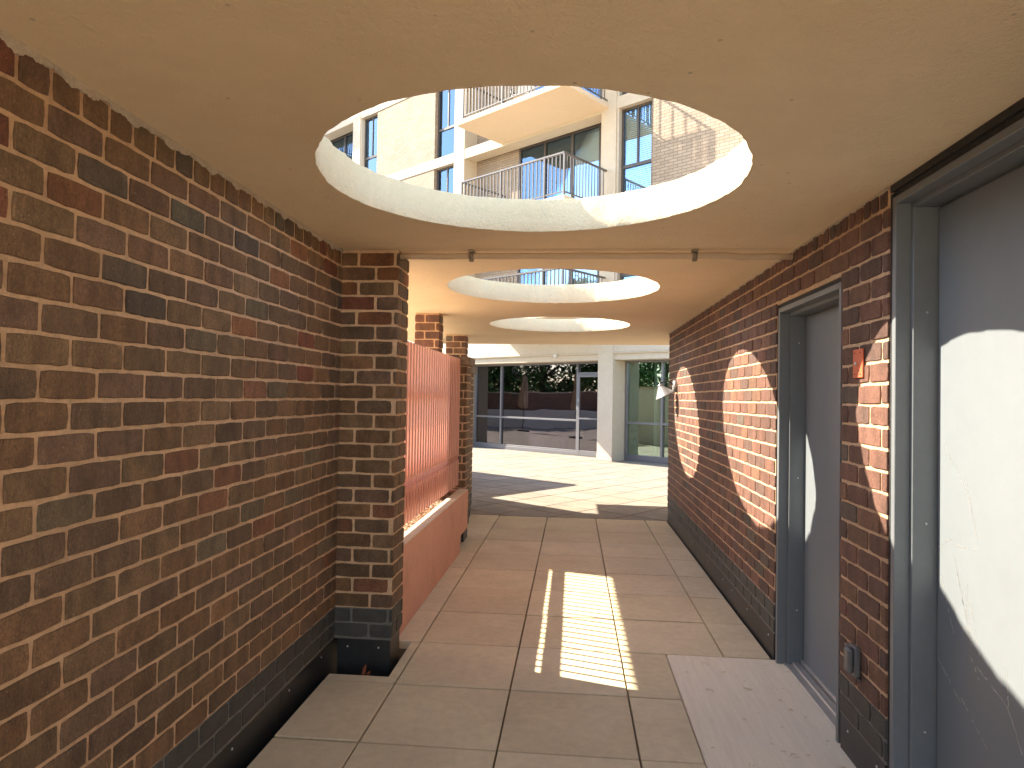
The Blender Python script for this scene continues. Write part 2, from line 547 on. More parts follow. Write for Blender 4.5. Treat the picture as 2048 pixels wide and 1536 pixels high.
pv = MB()
xs = [-1.305, -0.915, -0.305, 0.3043, 0.914, 1.188]
ys = [2.9316 + 0.6096 * k for k in range(-20, 9)] + [8.66]
G = 0.0028
for i in range(len(xs) - 1):
    for j in range(len(ys) - 1):
        x0, x1, y0, y1 = xs[i] + 0.0042, xs[i + 1] - 0.0042, ys[j] + 0.0062, ys[j + 1] - 0.0062
        dz = U(-0.0022, 0.0022)
        c = pcol()
        if i == 0:
            # the left column is cut round the pillar foot and hidden below the planter
            if abs(ys[j] - 3.5412) < 0.01:
                pv.box(x0, x1, y0, 3.622, -0.05, dz, c=c, bev=0.003)
                pv.box(-0.972, x1, 3.624, y1, -0.05, dz, c=c, bev=0.003)
                continue
        if x1 > 0.6 and 1.7 < (y0 + y1) / 2 < 4.14:
            if x0 < 0.56:
                pv.box(x0, 0.572, y0, y1, -0.05, dz, c=c, bev=0.003)
            continue
        pv.box(x0, x1, y0, y1, -0.05, dz, c=c, bev=0.003)
tag(pv.build('pavement', M['paver']), kind='structure')

# plaza pavers, turned with the facade
P0 = Vector((0.642, 16.836, 0))
AX = Vector((0.79229, -0.61015, 0))       # along the facade, to the right
AN = Vector((0.61015, 0.79229, 0))        # into the building
ANG = math.atan2(AX.y, AX.x)


def W(x, o, z=0.0):
    return P0 + AX * x + AN * o + Vector((0, 0, z))


pz = MB()
T_ = 0.6096
for i in range(-26, 16):
    for j in range(-30, 1):
        x0, o0 = i * T_, -0.06 + j * T_
        G = 0.010
        cs = [W(x0 + G, o0 + G), W(x0 + T_ - G, o0 + G), W(x0 + T_ - G, o0 + T_ - G), W(x0 + G, o0 + T_ - G)]
        if max(p.y for p in cs) < 8.67: continue
        if o0 > 0.2: continue
        # clip on the line y = 8.666
        poly = []
        for a in range(4):
            p, q = cs[a], cs[(a + 1) % 4]
            if p.y >= 8.666: poly.append(p)
            if (p.y - 8.666) * (q.y - 8.666) < 0:
                t = (8.666 - p.y) / (q.y - p.y); poly.append(p + (q - p) * t)
        if len(poly) < 3: continue
        z = U(-0.001, 0.001)
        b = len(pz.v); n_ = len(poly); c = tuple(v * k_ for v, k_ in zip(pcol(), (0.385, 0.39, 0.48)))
        pz.v += [(p.x, p.y, z) for p in poly] + [(p.x, p.y, -0.05) for p in poly]
        pz.face(tuple(range(b, b + n_)), 0, c)
        for k in range(n_):
            k2 = (k + 1) % n_
            pz.face((b + k, b + n_ + k, b + n_ + k2, b + k2), 0, c)
tag(pz.build('plaza', M['paver']), kind='structure')

cs = MB()
cs.box(0.578, 1.36, 1.72, 4.142, -0.06, 0.003, bev=0.006)
tag(cs.build('path', M['concrete']), kind='structure')

# ================================================================== canopy with round openings
HX, HR, HP = -0.17, 0.797, 2.597
HY = [2.577 + HP * k for k in (-2, -1, 0, 1, 2)]
HY = [-0.02, 2.577, 5.156, 7.77]
CZ, CT = 2.35, 0.161
cn = MB()
N_ = 160


def ring_jit(seed):
    r_ = random.Random(seed)
    a = [(r_.uniform(0, 6.28), r_.uniform(0.0006, 0.0022), k) for k in (5, 9, 17, 29, 47, 71)]
    return lambda t: sum(w_ * math.sin(k * t + p_) for p_, w_, k in a)


XL, XR = -2.5, 5.2
HW = 1.05
ybounds = [0.0] + [(HY[i] + HY[i + 1]) / 2 for i in range(3)] + [9.06]
ybounds[0] = HY[0] - 1.28
for k, hy in enumerate(HY):
    y0, y1 = ybounds[k], ybounds[k + 1]
    jl, ju = ring_jit(k * 2), ring_jit(k * 2 + 1)
    ths = sorted(set([2 * math.pi * i / N_ for i in range(N_)] +
                     [math.atan2(yy - hy, xx * HW) % (2 * math.pi) for yy in (y0, y1) for xx in (-1, 1)]))
    inner, outer, upper = [], [], []
    for t in ths:
        c_, s_ = math.cos(t), math.sin(t)
        rr = HR + jl(t)
        inner.append((HX + rr * c_, hy + rr * s_))
        ru = HR + 2.0 * ju(t) + 0.002
        upper.append((HX + ru * c_, hy + ru * s_))
        kk = []
        if abs(c_) > 1e-6: kk.append(HW / abs(c_))
        if s_ > 1e-6: kk.append((y1 - hy) / s_)
        if s_ < -1e-6: kk.append((y0 - hy) / s_)
        q = min(kk)
        outer.append((HX + q * c_, hy + q * s_))
    n = len(ths)
    for z, ring, flip in ((CZ, inner, True), (CZ + CT, upper, False)):
        b = len(cn.v)
        cn.v += [(x, y, z) for x, y in ring] + [(x, y, z) for x, y in outer]
        for i in range(n):
            j = (i + 1) % n
            q = (b + i, b + n + i, b + n + j, b + j)
            cn.face(q[::-1] if flip else q, 0)
    # rim with a small rounded lower lip
    b = len(cn.v)
    lv = [(CZ, 0, 0), (CZ + 0.004, 0.002, 0), (CZ + 0.05, 0.004, .3), (CZ + 0.1, 0.004, .7), (CZ + CT - 0.004, 0.002, 1), (CZ + CT, 0, 1)]
    for z, ins, f in lv:
        for i, t in enumerate(ths):
            x = inner[i][0] * (1 - f) + upper[i][0] * f; y = inner[i][1] * (1 - f) + upper[i][1] * f
            cn.v.append((x - ins * math.cos(t), y - ins * math.sin(t), z))
    for l in range(len(lv) - 1):
        for i in range(n):
            j = (i + 1) % n
            cn.face((b + l * n + i, b + l * n + j, b + (l + 1) * n + j, b + (l + 1) * n + i), 1, sm=True)
ya, yb = ybounds[0], ybounds[-1]
YS = -1.9   # the far edge is slightly skewed
for z, fl in ((CZ, True), (CZ + CT, False)):
    for P in ([(XL, YS), (XR, YS), (XR, ya), (XL, ya)], [(XL, ya), (HX - HW, ya), (HX - HW, yb), (XL, yb)],
              [(HX + HW, ya), (XR, ya), (XR, yb), (HX + HW, yb)], [(XL, yb), (XR, yb), (XR, 10.42), (XL, 10.70)]):
        Q = [(x, y, z) for x, y in P]
        cn.quad(Q[::-1] if fl else Q, 0)
E_ = [(XL, YS), (XR, YS), (XR, 10.42), (XL, 10.70)]
for i in range(4):
    (ax_, ay_), (bx_, by_) = E_[i], E_[(i + 1) % 4]
    cn.quad([(ax_, ay_, CZ), (bx_, by_, CZ), (bx_, by_, CZ + CT), (ax_, ay_, CZ + CT)], 0)
canopy = empty('concrete_canopy', (0, 2, 0))
tag(canopy, 'tan stucco canopy over the walkway pierced by a row of large round openings', 'canopy')
cn.build('slab', [M['soffit'], M['rim']], canopy)
# ragged paint line where the soffit meets the brickwork
lip = MB()


def ragged(x, nx, y0, y1, seed, amp=0.024, base=0.010):
    r_ = random.Random(seed)
    y = y0; prev = None
    ph = [r_.uniform(0, 6.28) for _ in range(4)]
    while y <= y1:
        h = base + amp * (0.30 + 0.30 * math.sin(y * 29.6 + ph[0]) + 0.2 * math.sin(y * 71 + ph[1]) + 0.3 * r_.random())
        h = max(0.004, h)
        cur = (y, h)
        if prev:
            (ya_, ha), (yb_, hb) = prev, cur
            xo = x + nx * 0.0035
            lip.quad([(xo, ya_, CZ - 0.001), (xo, ya_, CZ - ha), (xo, yb_, CZ - hb), (xo, yb_, CZ - 0.001)])
            lip.quad([(xo, ya_, CZ - ha), (x - nx * 0.008, ya_, CZ - ha), (x - nx * 0.008, yb_, CZ - hb), (xo, yb_, CZ - hb)])
        prev = cur
        y += 0.006


ragged(-1.33, 1, -1.0, 3.77, 3)
ragged(1.19, -1, 2.71, 8.72, 4, amp=0.012, base=0.005)
lip.build('paint_edge', M['mortar_cream'], canopy)

# ================================================================== left brick wall
LX = -1.33
wl_ = empty('brick_wall', (-1.8, 0.5, 0))
tag(wl_, 'long dark brown brick wall in shade on the left, black painted foot and panel below', 'wall')
mb = MB()
ux, nx = Vector((0, 1, 0)), Vector((1, 0, 0))
O = Vector((LX, -1.8, 0))
brick_face(mb, O, ux, nx, 5.58, 0.31, 23, pal=PAL, seed=11, off0=0.0, top=0.075, toplen=0.108)
mb.box(-2.4, LX - 0.006, -1.8, 4.02, 0.31, CZ - 0.002, 1)
mb.build('brickwork', [M['brick_sheen'], M['mortar']], wl_)
mb = MB()
brick_face(mb, O, ux, nx, 5.58, 0.31 - 2 * BH, 2, seed=12, off0=0.05)
mb.box(-2.4, LX - 0.006, -1.8, 4.02, 0.132, 0.3095, 1)
mb.build('painted_foot', [M['dark_brick'], M['mortar_dark']], wl_)
mb = MB()
mb.box(-2.4, LX - 0.018, -1.8, 3.10, -0.298, 0.1315, 0)
mb.box(-2.4, LX - 0.018, 3.104, 4.02, -0.298, 0.1315, 0)
pn = mb.build('base_panel', M['panel'], wl_)


def screws(parent, pts, nrm, r=0.0055):
    nrm = Vector(nrm)
    for p in pts:
        sm_ = MB()
        p = Vector(p)
        sm_.tube([p, p + nrm * 0.0025, p + nrm * 0.004], [r, r, r * 0.6], 10)
        sm_.build('screw', M['screw'], parent)


screws(pn, [(LX - 0.018, y, 0.085) for y in (1.45, 2.05, 2.65, 3.2, 3.62)], (1, 0, 0))

# ================================================================== brick pillars
def pillar(x0, x1, y0, y1, ztop, label, seed, foot=True, zf=0.31, name='brick_pillar', cat='pillar', cap=False, pal=PAL):
    e = empty(name, ((x0 + x1) / 2, (y0 + y1) / 2, 0))
    tag(e, label, cat)
    mb = MB()
    zb = zf
    rows = int((ztop - zb + 0.012) / BH)
    topc = ztop - zb - rows * BH - 0.004
    tp = topc if topc > 0.02 else None
    faces = [(Vector((x0, y0, 0)), (1, 0, 0), (0, -1, 0), x1 - x0, 0.0), (Vector((x1, y0, 0)), (0, 1, 0), (1, 0, 0), y1 - y0, 0.0115),
             (Vector((x1, y1, 0)), (-1, 0, 0), (0, 1, 0), x1 - x0, 0.0115), (Vector((x0, y1, 0)), (0, -1, 0), (-1, 0, 0), y1 - y0 - 0.0115, 0.0115)]
    for k, (O_, u_, n_, l_, e0) in enumerate(faces):
        brick_face(mb, O_, u_, n_, l_, zb, rows, seed=seed * 10 + k, off0=(0.0 if k % 2 == 0 else -0.105), end0=e0, top=tp, pal=pal)
    mb.box(x0 + .006, x1 - .006, y0 + .006, y1 - .006, zb, ztop - 0.002, 1)
    mb.build('brickwork', [M['brick'], M['mortar']], e)
    mb = MB()
    for k, (O_, u_, n_, l_, e0) in enumerate(faces):
        brick_face(mb, O_, u_, n_, l_, zb - 2 * BH, 2, seed=seed * 10 + k + 5, off0=(0.0 if k % 2 == 0 else -0.105), end0=e0)
    mb.box(x0 + .006, x1 - .006, y0 + .006, y1 - .006, zb - 2 * BH - 0.008, zb - 0.0005, 1)
    mb.build('painted_foot', [M['dark_brick'], M['mortar_dark']], e)
    mb = MB()
    mb.box(x0 + .018, x1 - .012, y0 + .018, y1 - .018, -0.298, zb - 2 * BH - 0.0085, 0)
    pn_ = mb.build('base_panel', M['panel'], e)
    if cap:
        mb = MB()
        r_ = random.Random(seed)
        yy = y0 - 0.035
        while yy < y1 + 0.02:
            w_ = 0.062
            mb.box(x0 - 0.035, x1 + 0.035, yy, yy + w_ - 0.008, ztop, ztop + 0.085, 0, c=(0.21 * r_.uniform(.9, 1.1), 0.165, 0.12), bev=0.004)
            yy += w_
        mb.box(x0 - 0.03, x1 + 0.03, y0 - 0.03, yy - 0.012, ztop + 0.001, ztop + 0.08, 1)
        mb.build('cap', [M['brick'], M['mortar']], e)
    return e, pn_


p1, pn1 = pillar(-1.338, -1.0, 3.78, 4.02, CZ, 'nearest brick pillar ending the dark left wall, full height with black foot', 21)
screws(pn1, [(-1.26, 3.798, 0.085), (-1.08, 3.798, 0.085)], (0, -1, 0))
pillar(-1.60, -1.35, 6.71, 6.93, CZ, 'brick pillar rising to the canopy just behind the pink fence, nearer of the two there', 22, pal=PALR)
pillar(-1.73, -1.46, 9.06, 9.30, CZ, 'brick pillar rising to the canopy beyond the pink fence, farther of the two there', 23, pal=PALR)
pillar(-1.35, -1.105, 7.0, 7.30, 1.84, 'low capped brick pier at the far end of the pink fence and planter', 24, name='brick_pier', cat='pier', cap=True)
pillar(-1.55, -1.262, 8.25, 8.55, 1.80, 'low capped brick pier standing by the edge of the sunny plaza', 25, name='brick_pier', cat='pier', cap=True)

# ================================================================== planter, gravel, fence
pl = empty('planter', (-1.35, 5.5, 0))
tag(pl, 'long low salmon stucco planter between the brick pillar and the brick pier', 'planter')
mb = MB()
mb.box(-1.072, -1.60, 4.03, 6.99, 0.16, 0.40)
mb.box(-1.072, -1.60, 4.03, 6.56, 0.0, 0.16)
mb.box(-1.072, -1.175, 4.03, 6.99, 0.40, 0.5485)
mb.box(-1.175, -1.60, 4.03, 4.10, 0.40, 0.5485)
mb.box(-1.175, -1.60, 6.92, 6.99, 0.40, 0.5485)
mb.box(-1.52, -1.60, 4.10, 6.92, 0.40, 0.5485)
mb.build('trough', M['salmon'], pl)
mb = MB()
mb.box(-1.13, -1.60, 6.561, 6.985, -0.29, 0.159)  # black box stands in for the shaded void under the planter's far end
mb.build('base_panel', M['panel'], pl)
mb = MB()
mb.box(-1.069, -1.172, 4.028, 6.992, 0.549, 0.556, bev=0.003)
mb.box(-1.517, -1.603, 4.028, 6.992, 0.549, 0.556, bev=0.003)
mb.build('coping', M['coping'], pl)

gr = MB()
r_ = random.Random(5)
for i in range(2600):
    x, y = r_.uniform(-1.50, -1.18), r_.uniform(4.11, 6.90)
    z = 0.515 + r_.uniform(0, 0.022)
    s_ = r_.uniform(0.007, 0.016)
    base = len(gr.v)
    a = r_.uniform(0, 6.28); ca, sa = math.cos(a), math.sin(a)
    sx, sy, sz = s_ * r_.uniform(.7, 1.6), s_ * r_.uniform(.5, 1.0), s_ * r_.uniform(.3, .8)
    for (px, py, pzz) in ((1, 0, 0), (0, 1, 0), (-1, 0, 0), (0, -1, 0), (0, 0, 1), (0, 0, -1)):
        gr.v.append((x + (px * sx * ca - py * sy * sa), y + (px * sx * sa + py * sy * ca), z + pzz * sz))
    c = r_.choice([(0.42, 0.28, 0.17), (0.30, 0.18, 0.11), (0.5, 0.38, 0.25), (0.2, 0.12, 0.07), (0.36, 0.2, 0.1)])
    for f in ((0, 1, 4), (1, 2, 4), (2, 3, 4), (3, 0, 4), (1, 0, 5), (2, 1, 5), (3, 2, 5), (0, 3, 5)):
        gr.face(tuple(base + k for k in f), 0, c)
gr.quad([(-1.515, 4.105, 0.51), (-1.178, 4.105, 0.51), (-1.178, 6.915, 0.51), (-1.515, 6.915, 0.51)], 0, (0.2, 0.13, 0.08))
tag(gr.build('gravel', M['gravel']), 'brown gravel and leaf litter filling the salmon planter', 'gravel', kind='stuff')

fe = empty('slat_fence', (-1.22, 5.5, 0.56))
tag(fe, 'salmon pink fence of upright metal blades standing in the planter', 'fence')
mb = MB()
y = 4.085
while y < 6.97:
    T = Matrix.Translation((-1.203, y, 0)) @ Matrix.Rotation(math.radians(-16.9), 4, 'Z')
    mb.box(-0.050, 0.027, -0.003, 0.003, 0.60, 1.905, bev=0.001, T=T)
    mb.box(0.0275, 0.033, -0.010, 0.010, 0.60, 0.86, bev=0.001, T=T)
    mb.box(0.0275, 0.033, -0.010, 0.010, 0.915, 1.905, bev=0.001, T=T)  # flange broken below this so the narrow sun strip gets through
    y += 0.0925
mb.build('slat_panel', M['slat'], fe)
mb = MB()
mb.box(-1.256, -1.282, 4.03, 6.97, 0.68, 0.885, bev=0.002)  # board added behind the blades, height set to bound the sun strip
mb.build('rail', M['slat'], fe)
mb = MB()
mb.box(-1.256, -1.282, 4.03, 6.97, 0.925, 1.002, bev=0.002)
mb.build('rail', M['slat'], fe)
mb = MB()
mb.box(-1.256, -1.282, 4.03, 6.97, 1.50, 1.56, bev=0.002)
mb.build('rail', M['slat'], fe)
mb = MB()
mb.box(-1.2835, -1.303, 6.36, 6.98, 0.52, 1.88, bev=0.002)
mb.build('sun_block_panel', M['slat'], fe)

# garden walls beside and beyond the fence (the first three added out of direct view to shade the plaza)
def garden_wall(pts, h, th, label, m_='redbrick'):
    e = empty('garden_wall', (pts[0][0], pts[0][1], 0))
    tag(e, label, 'wall')
    mb = MB(); mc = MB()
    for (ax_, ay_), (bx_, by_) in zip(pts, pts[1:]):
        d_ = Vector((bx_ - ax_, by_ - ay_, 0)); l_ = d_.length
        T = Matrix.Translation((ax_, ay_, 0)) @ Matrix.Rotation(math.atan2(d_.y, d_.x), 4, 'Z')
        mb.box(0, l_, -th / 2, th / 2, -0.29, h, T=T)
        mc.box(-0.02, l_ + 0.02, -th / 2 - 0.02, th / 2 + 0.02, h + 0.001, h + 0.06, T=T)
    mb.build('wall_face', M[m_], e)
    mc.build('coping', M['cream'], e)
    return e


garden_wall([(-1.64, 7.16), (-1.68, 9.0), (-2.1, 9.68)], 1.88, 0.14, 'added low capped brick wall hidden behind the two brick piers, blocking stray sun')
garden_wall([(-1.97, 9.50), (-3.80, 10.95)], 1.84, 0.16, 'capped brick wall added left of the plaza, hidden by the piers, to shade the paving')
garden_wall([(-3.75, 10.68), (-2.28, 12.60), (-4.96, 14.68)], 1.84, 0.16, 'angled pale plastered wall added out of direct view to shade the plaza paving', 'white')
garden_wall([(-19.0, 6.0), (-17.0, 24.0)], 1.75, 0.25, 'dark brick boundary wall seen mirrored in the lobby window')
lw = MB()
lw.box(-16.4, -16.0, 7.0, 22.0, -0.29, 0.85, bev=0.02)
tag(lw.build('planter_wall', M['white']), 'long pale low planter wall seen mirrored in the lobby window', 'wall')

# ================================================================== right brick wall with two doors
RX = 1.19
wr = empty('brick_wall', (1.6, 3.0, 0))
tag(wr, 'red brown brick wall with two grey doors on the right, catching round patches of sun', 'wall')
ur, nr = Vector((0, 1, 0)), Vector((-1, 0, 0))
Y0 = 0.4
YEND = 8.64
OP = [(1.40, 2.70, -1, 2.40), (3.155, 4.13, -1, 2.085)]
opn = [(a - Y0, b - Y0, c, d) for a, b, c, d in OP]
mb = MB()
ZR = 0.33
O = Vector((RX, Y0, 0))
# direction of u is +y, outward normal -x : flip order so that faces look outward
brick_face(mb, O, ur, nr, YEND - Y0, ZR, 23, pal=PALR, seed=31, openings=opn, off0=0.03, top=0.068, toplen=0.075)
# brick returns into the openings and the far end of the wall
w_up = Vector((0, 0, 1))
brick_face(mb, Vector((RX, 4.13, 0)), (1, 0, 0), (0, -1, 0), 0.05, ZR, 20, pal=PALR, seed=33, end0=0.0115)
brick_face(mb, Vector((RX, 2.70, 0)), (1, 0, 0), (0, -1, 0), 0.05, ZR, 23, pal=PALR, seed=34, end0=0.0115)
brick_face(mb, Vector((RX, YEND, 0)), (1, 0, 0), (0, 1, 0), 1.5, ZR, 23, pal=PALR, seed=35, end0=0.0115, top=0.068)
BX0, BX1 = RX + 0.006, RX + 0.42
mb.box(BX0, BX1, -1.8, 1.40, ZR, CZ - .002, 1)
mb.box(BX0, BX1, 2.7045, 3.1505, ZR, CZ - .002, 1)
mb.box(BX0, BX1, 3.1505, 4.1345, 2.0895, CZ - .002, 1)
mb.box(BX0, BX1, 4.1345, YEND - .0045, ZR, CZ - .002, 1)
mb.box(BX1, 4.8, -1.8, YEND - .0045, ZR, CZ - .002, 1)
rb = mb.build('brickwork', [M['brick'], M['mortar']], wr)
mb = MB()
brick_face(mb, O, ur, nr, YEND - Y0, ZR - 2 * BH, 2, pal=PALR, seed=36, openings=opn, off0=0.0)
brick_face(mb, Vector((RX, 4.13, 0)), (1, 0, 0), (0, -1, 0), 0.05, ZR - 2 * BH, 2, seed=37, end0=0.0115)
brick_face(mb, Vector((RX, 2.70, 0)), (1, 0, 0), (0, -1, 0), 0.05, ZR - 2 * BH, 2, seed=38, end0=0.0115)
zz = ZR - 2 * BH - 0.006
for a, b in ((-1.8, 1.40), (2.7045, 3.1505), (4.1345, YEND - .0045)):
    mb.box(BX0, BX1, a, b, zz, ZR - 0.0005, 1)
mb.box(BX1, 4.8, -1.8, YEND - .0045, zz, ZR - 0.0005, 1)
mb.build('painted_foot', [M['dark_brick'], M['mortar_dark']], wr)
mb = MB()
for a, b in ((-1.8, 1.40), (2.715, 3.14), (4.145, 5.4), (5.404, 6.7), (6.704, YEND - .01)):
    mb.box(RX + 0.006, BX1, a, b, -0.298, zz - 0.0005)
mb.box(BX1, 4.8, -1.8, YEND - .01, -0.298, zz - 0.0005)
pnr = mb.build('base_panel', M['panel'], wr)
screws(pnr, [(RX + 0.006, y_, 0.11) for y_ in (2.78, 3.06, 4.25, 4.75, 5.2, 5.5, 6.1, 6.9, 7.7)], (-1, 0, 0))


def door(parent, y0, y1, ztop, label, threshold=True, scuffs=()):
    """steel door: frame of rabbeted channels facing -x, leaf set back"""
    leaf = MB()
    leaf.box(1.336, 1.38, y0 + 0.075, y1 - 0.075, 0.035 if threshold else 0.012, ztop - 0.075, bev=0.002)
    lf = leaf.build('door_leaf', M['door'], parent)
    if label: lf['label'] = label
    fr = MB()
    A, B, C, D = 1.197, 1.252, 1.264, 1.346     # face, first reveal, stop face, door plane
    g1 = 0.028                                   # width of the face
    g2 = 0.020                                   # depth of the stop
    for (a, b, c) in ((y0 + 0.018, y0 + 0.018 + g1, y0 + 0.018 + g1 + g2), (y1 - 0.018, y1 - 0.018 - g1, y1 - 0.018 - g1 - g2)):
        s_ = 1 if b > a else -1
        fr.box(A, B, a, b, 0.0, ztop - 0.018, bev=0.002)
        fr.box(B - 0.001, D, a + s_ * 0.001, c, 0.0, ztop - 0.018, bev=0.002)
        fr.box(D - 0.001, D + 0.05, a + s_ * 0.002, c + s_ * 0.012, 0.0, ztop - 0.018)
    fr.box(A + .0005, B - .0005, y0 + 0.018 + g1, y1 - 0.018 - g1, ztop - 0.018 - g1, ztop - 0.0185, bev=0.002)
    fr.box(B - 0.0012, D - .0005, y0 + 0.018 + g1 + 0.001, y1 - 0.018 - g1 - 0.001, ztop - 0.018 - g1 - g2, ztop - 0.019, bev=0.002)
    fr.box(D, D + 0.05, y0 + 0.05, y1 - 0.05, ztop - 0.018 - g1 - g2 - 0.012, ztop - 0.02)
    frame = fr.build('frame', M['frame'], lf)
    se = MB()
    se.box(1.200, 1.30, y1 - 0.0195, y1 + 0.004, 0.02, ztop)
    se.box(1.200, 1.30, y0 - 0.004, y0 + 0.0195, 0.02, ztop)
    se.box(1.204, 1.30, y0 + 0.02, y1 - 0.02, ztop - 0.0175, ztop + 0.004)
    se.build('sealant', M['sealant'], lf)
    if threshold:
        th = MB()
        th.box(1.235, 1.40, y0 + 0.02, y1 - 0.02, -0.03, 0.012, bev=0.003)
        th.box(1.275, 1.315, y0 + 0.05, y1 - 0.05, 0.011, 0.024, bev=0.004)
        th.box(1.322, 1.345, y0 + 0.07, y1 - 0.07, 0.011, 0.045, bev=0.002)
        th.build('threshold', M['alu'], lf)
    ys_ = y1 - 0.018 - g1 - g2
    screws(lf, [(1.30, ys_, z_) for z_ in (0.32, 1.08, 1.86)], (0, -1, 0), r=0.0045)
    return lf


d2 = door(wr, 3.155, 4.13, 2.085, 'farther grey door, set behind the narrow brick pier')
d1 = door(wr, 1.40, 2.70, 2.318, 'tall nearest grey door with scratched paint and a large round patch of sun')
# dark filler strip between the tall frame and the soffit
mb = MB()
mb.box(1.193, 1.60, 1.41, 2.69, 2.3235, CZ - 0.0005)
mb.build('sealant', M['sealant'], d1)
mb = MB()
mb.box(1.62, 1.7, 1.41, 2.69, 0.0, CZ - 0.003); mb.box(1.62, 1.7, 3.16, 4.12, 0, 2.08)
mb.build('door_backing', M['panel'], wr)
# scratches scraped through the paint of the near door
sc_ = MB()


def scratch(p, q, w_=0.0022, wob=0.006, seed=0, n=14, gap=0.25):
    r_ = random.Random(seed)
    P = []
    for i in range(n + 1):
        t = i / n
        P.append((p[0] + (q[0] - p[0]) * t + r_.uniform(-wob, wob) * .4, p[1] + (q[1] - p[1]) * t + r_.uniform(-wob, wob) * .4))
    for a, b in zip(P, P[1:]):
        if r_.random() < gap: continue
        ww = w_ * r_.uniform(0.3, 1.0)
        d_ = Vector((b[0] - a[0], b[1] - a[1])); nn = Vector((-d_.y, d_.x)).normalized() * ww * 0.5
        X = 1.3355
        sc_.quad([(X, a[0] - nn.x, a[1] - nn.y), (X, b[0] - nn.x, b[1] - nn.y), (X, b[0] + nn.x, b[1] + nn.y), (X, a[0] + nn.x, a[1] + nn.y)])


def DY(px): # helper: door-plane y from photo column, used only to lay the scratches out at real places
    t = (px - 1862) / 186.0
    return 2.63 - t * 0.56


for i, (a, b, zb, ze) in enumerate([(1882, 1896, 1.37, 1.31), (1896, 1924, 1.34, 1.22), (1924, 1944, 1.26, 1.08), (1866, 1896, 1.0, 1.05), (1900, 1945, 1.03, 1.04),
                                    (1900, 1925, 0.99, 0.80), (1905, 1935, 0.95, 0.72), (1925, 1950, 0.92, 0.70), (1868, 1900, 0.86, 0.80), (1890, 1950, 0.83, 0.71),
                                    (1945, 1998, 0.66, 0.60), (1998, 2030, 0.60, 0.45), (1995, 2000, 0.72, 0.60), (1866, 1915, 0.60, 0.50), (1915, 1965, 0.52, 0.42), (1935, 1950, 0.68, 0.62), (1872, 1900, 0.9, 0.72)]):
    scratch((DY(a), zb), (DY(b), ze), w_=0.0035, seed=i)
for i in range(7):
    scratch((2.46 - i * 0.004, 0.90 - i * 0.022), (2.43 - i * 0.004, 0.87 - i * 0.022), w_=0.003, seed=50 + i, n=4, gap=0.1)
sc_.build('scratch', M['alu'], d1)

# things fixed to the pier between the doors
mb = MB()
mb.box(1.1815, 1.1885, 2.905, 3.0, 1.625, 1.745, bev=0.002)
mb.tube([(1.183, 2.965, 1.685), (1.177, 2.965, 1.685), (1.175, 2.965, 1.685)], [0.008, 0.008, 0.005], 12, m=1)
for yy_, z_ in ((2.925, 1.64), (2.98, 1.64), (2.925, 1.73), (2.98, 1.73), (2.94, 1.655)):
    mb.tube([(1.183, yy_, z_), (1.1795, yy_, z_)], 0.003, 8, m=2)
tag(mb.build('cover_plate', [M['orange'], M['screw'], M['sealant']]), 'small orange red metal plate screwed to the brick pier between the doors', 'plate')
mb = MB()
mb.box(1.165, 1.187, 2.915, 2.985, 0.395, 0.515, bev=0.004)
mb.box(1.142, 1.1655, 2.925, 2.978, 0.405, 0.505, bev=0.008)
mb.box(1.176, 1.187, 2.905, 2.995, 0.385, 0.39, bev=0.001)
mb.tube([(1.150, 2.93, 0.512), (1.150, 2.975, 0.512)], 0.005, 8)
tag(mb.build('outlet_box', M['outlet']), 'grey weatherproof outlet box low on the brick pier between the doors', 'outlet')

# ================================================================== wall lamp
la = empty('wall_lamp', (1.19, 7.99, 1.68))
tag(la, 'silver cone shaded wall lamp on a bent arm, far end of right wall', 'lamp')
mb = MB()
mb.tube([(1.192, 7.99, 1.675), (1.156, 7.99, 1.675), (1.148, 7.99, 1.675)], [0.068, 0.068, 0.058], 32)
mb.build('wall_plate', M['lamp'], la)
mb = MB()
pts = []
for i in range(13):
    t = i / 12
    pts.append((1.165 - 0.165 * t, 7.99, 1.685 + 0.035 * math.sin(t * math.pi * 0.95) + 0.012 * t))
mb.tube(pts, 0.008, 10)
mb.tube([(1.004, 7.99, 1.72), (1.004, 7.99, 1.66)], 0.013, 14)
mb.build('arm', M['lampdark'], la)
axd = Vector((0.42, -0.10, -0.90)).normalized()
ap = Vector((0.998, 7.99, 1.690))
mb = MB()
mb.tube([ap, ap + axd * 0.028], [0.030, 0.034], 24)
mb.tube([ap + axd * 0.028, ap + axd * 0.14, ap + axd * 0.146], [0.036, 0.115, 0.118], 36, caps=False)
mb.tube([ap + axd * 0.144, ap + axd * 0.032], [0.114, 0.033], 36, caps=False)
mb.build('lamp_shade', M['lamp'], la)
mb = MB()
mb.tube([ap + axd * 0.03, ap + axd * 0.07, ap + axd * 0.10, ap + axd * 0.115], [0.012, 0.024, 0.026, 0.012], 18)
mb.build('bulb', M['white'], la)

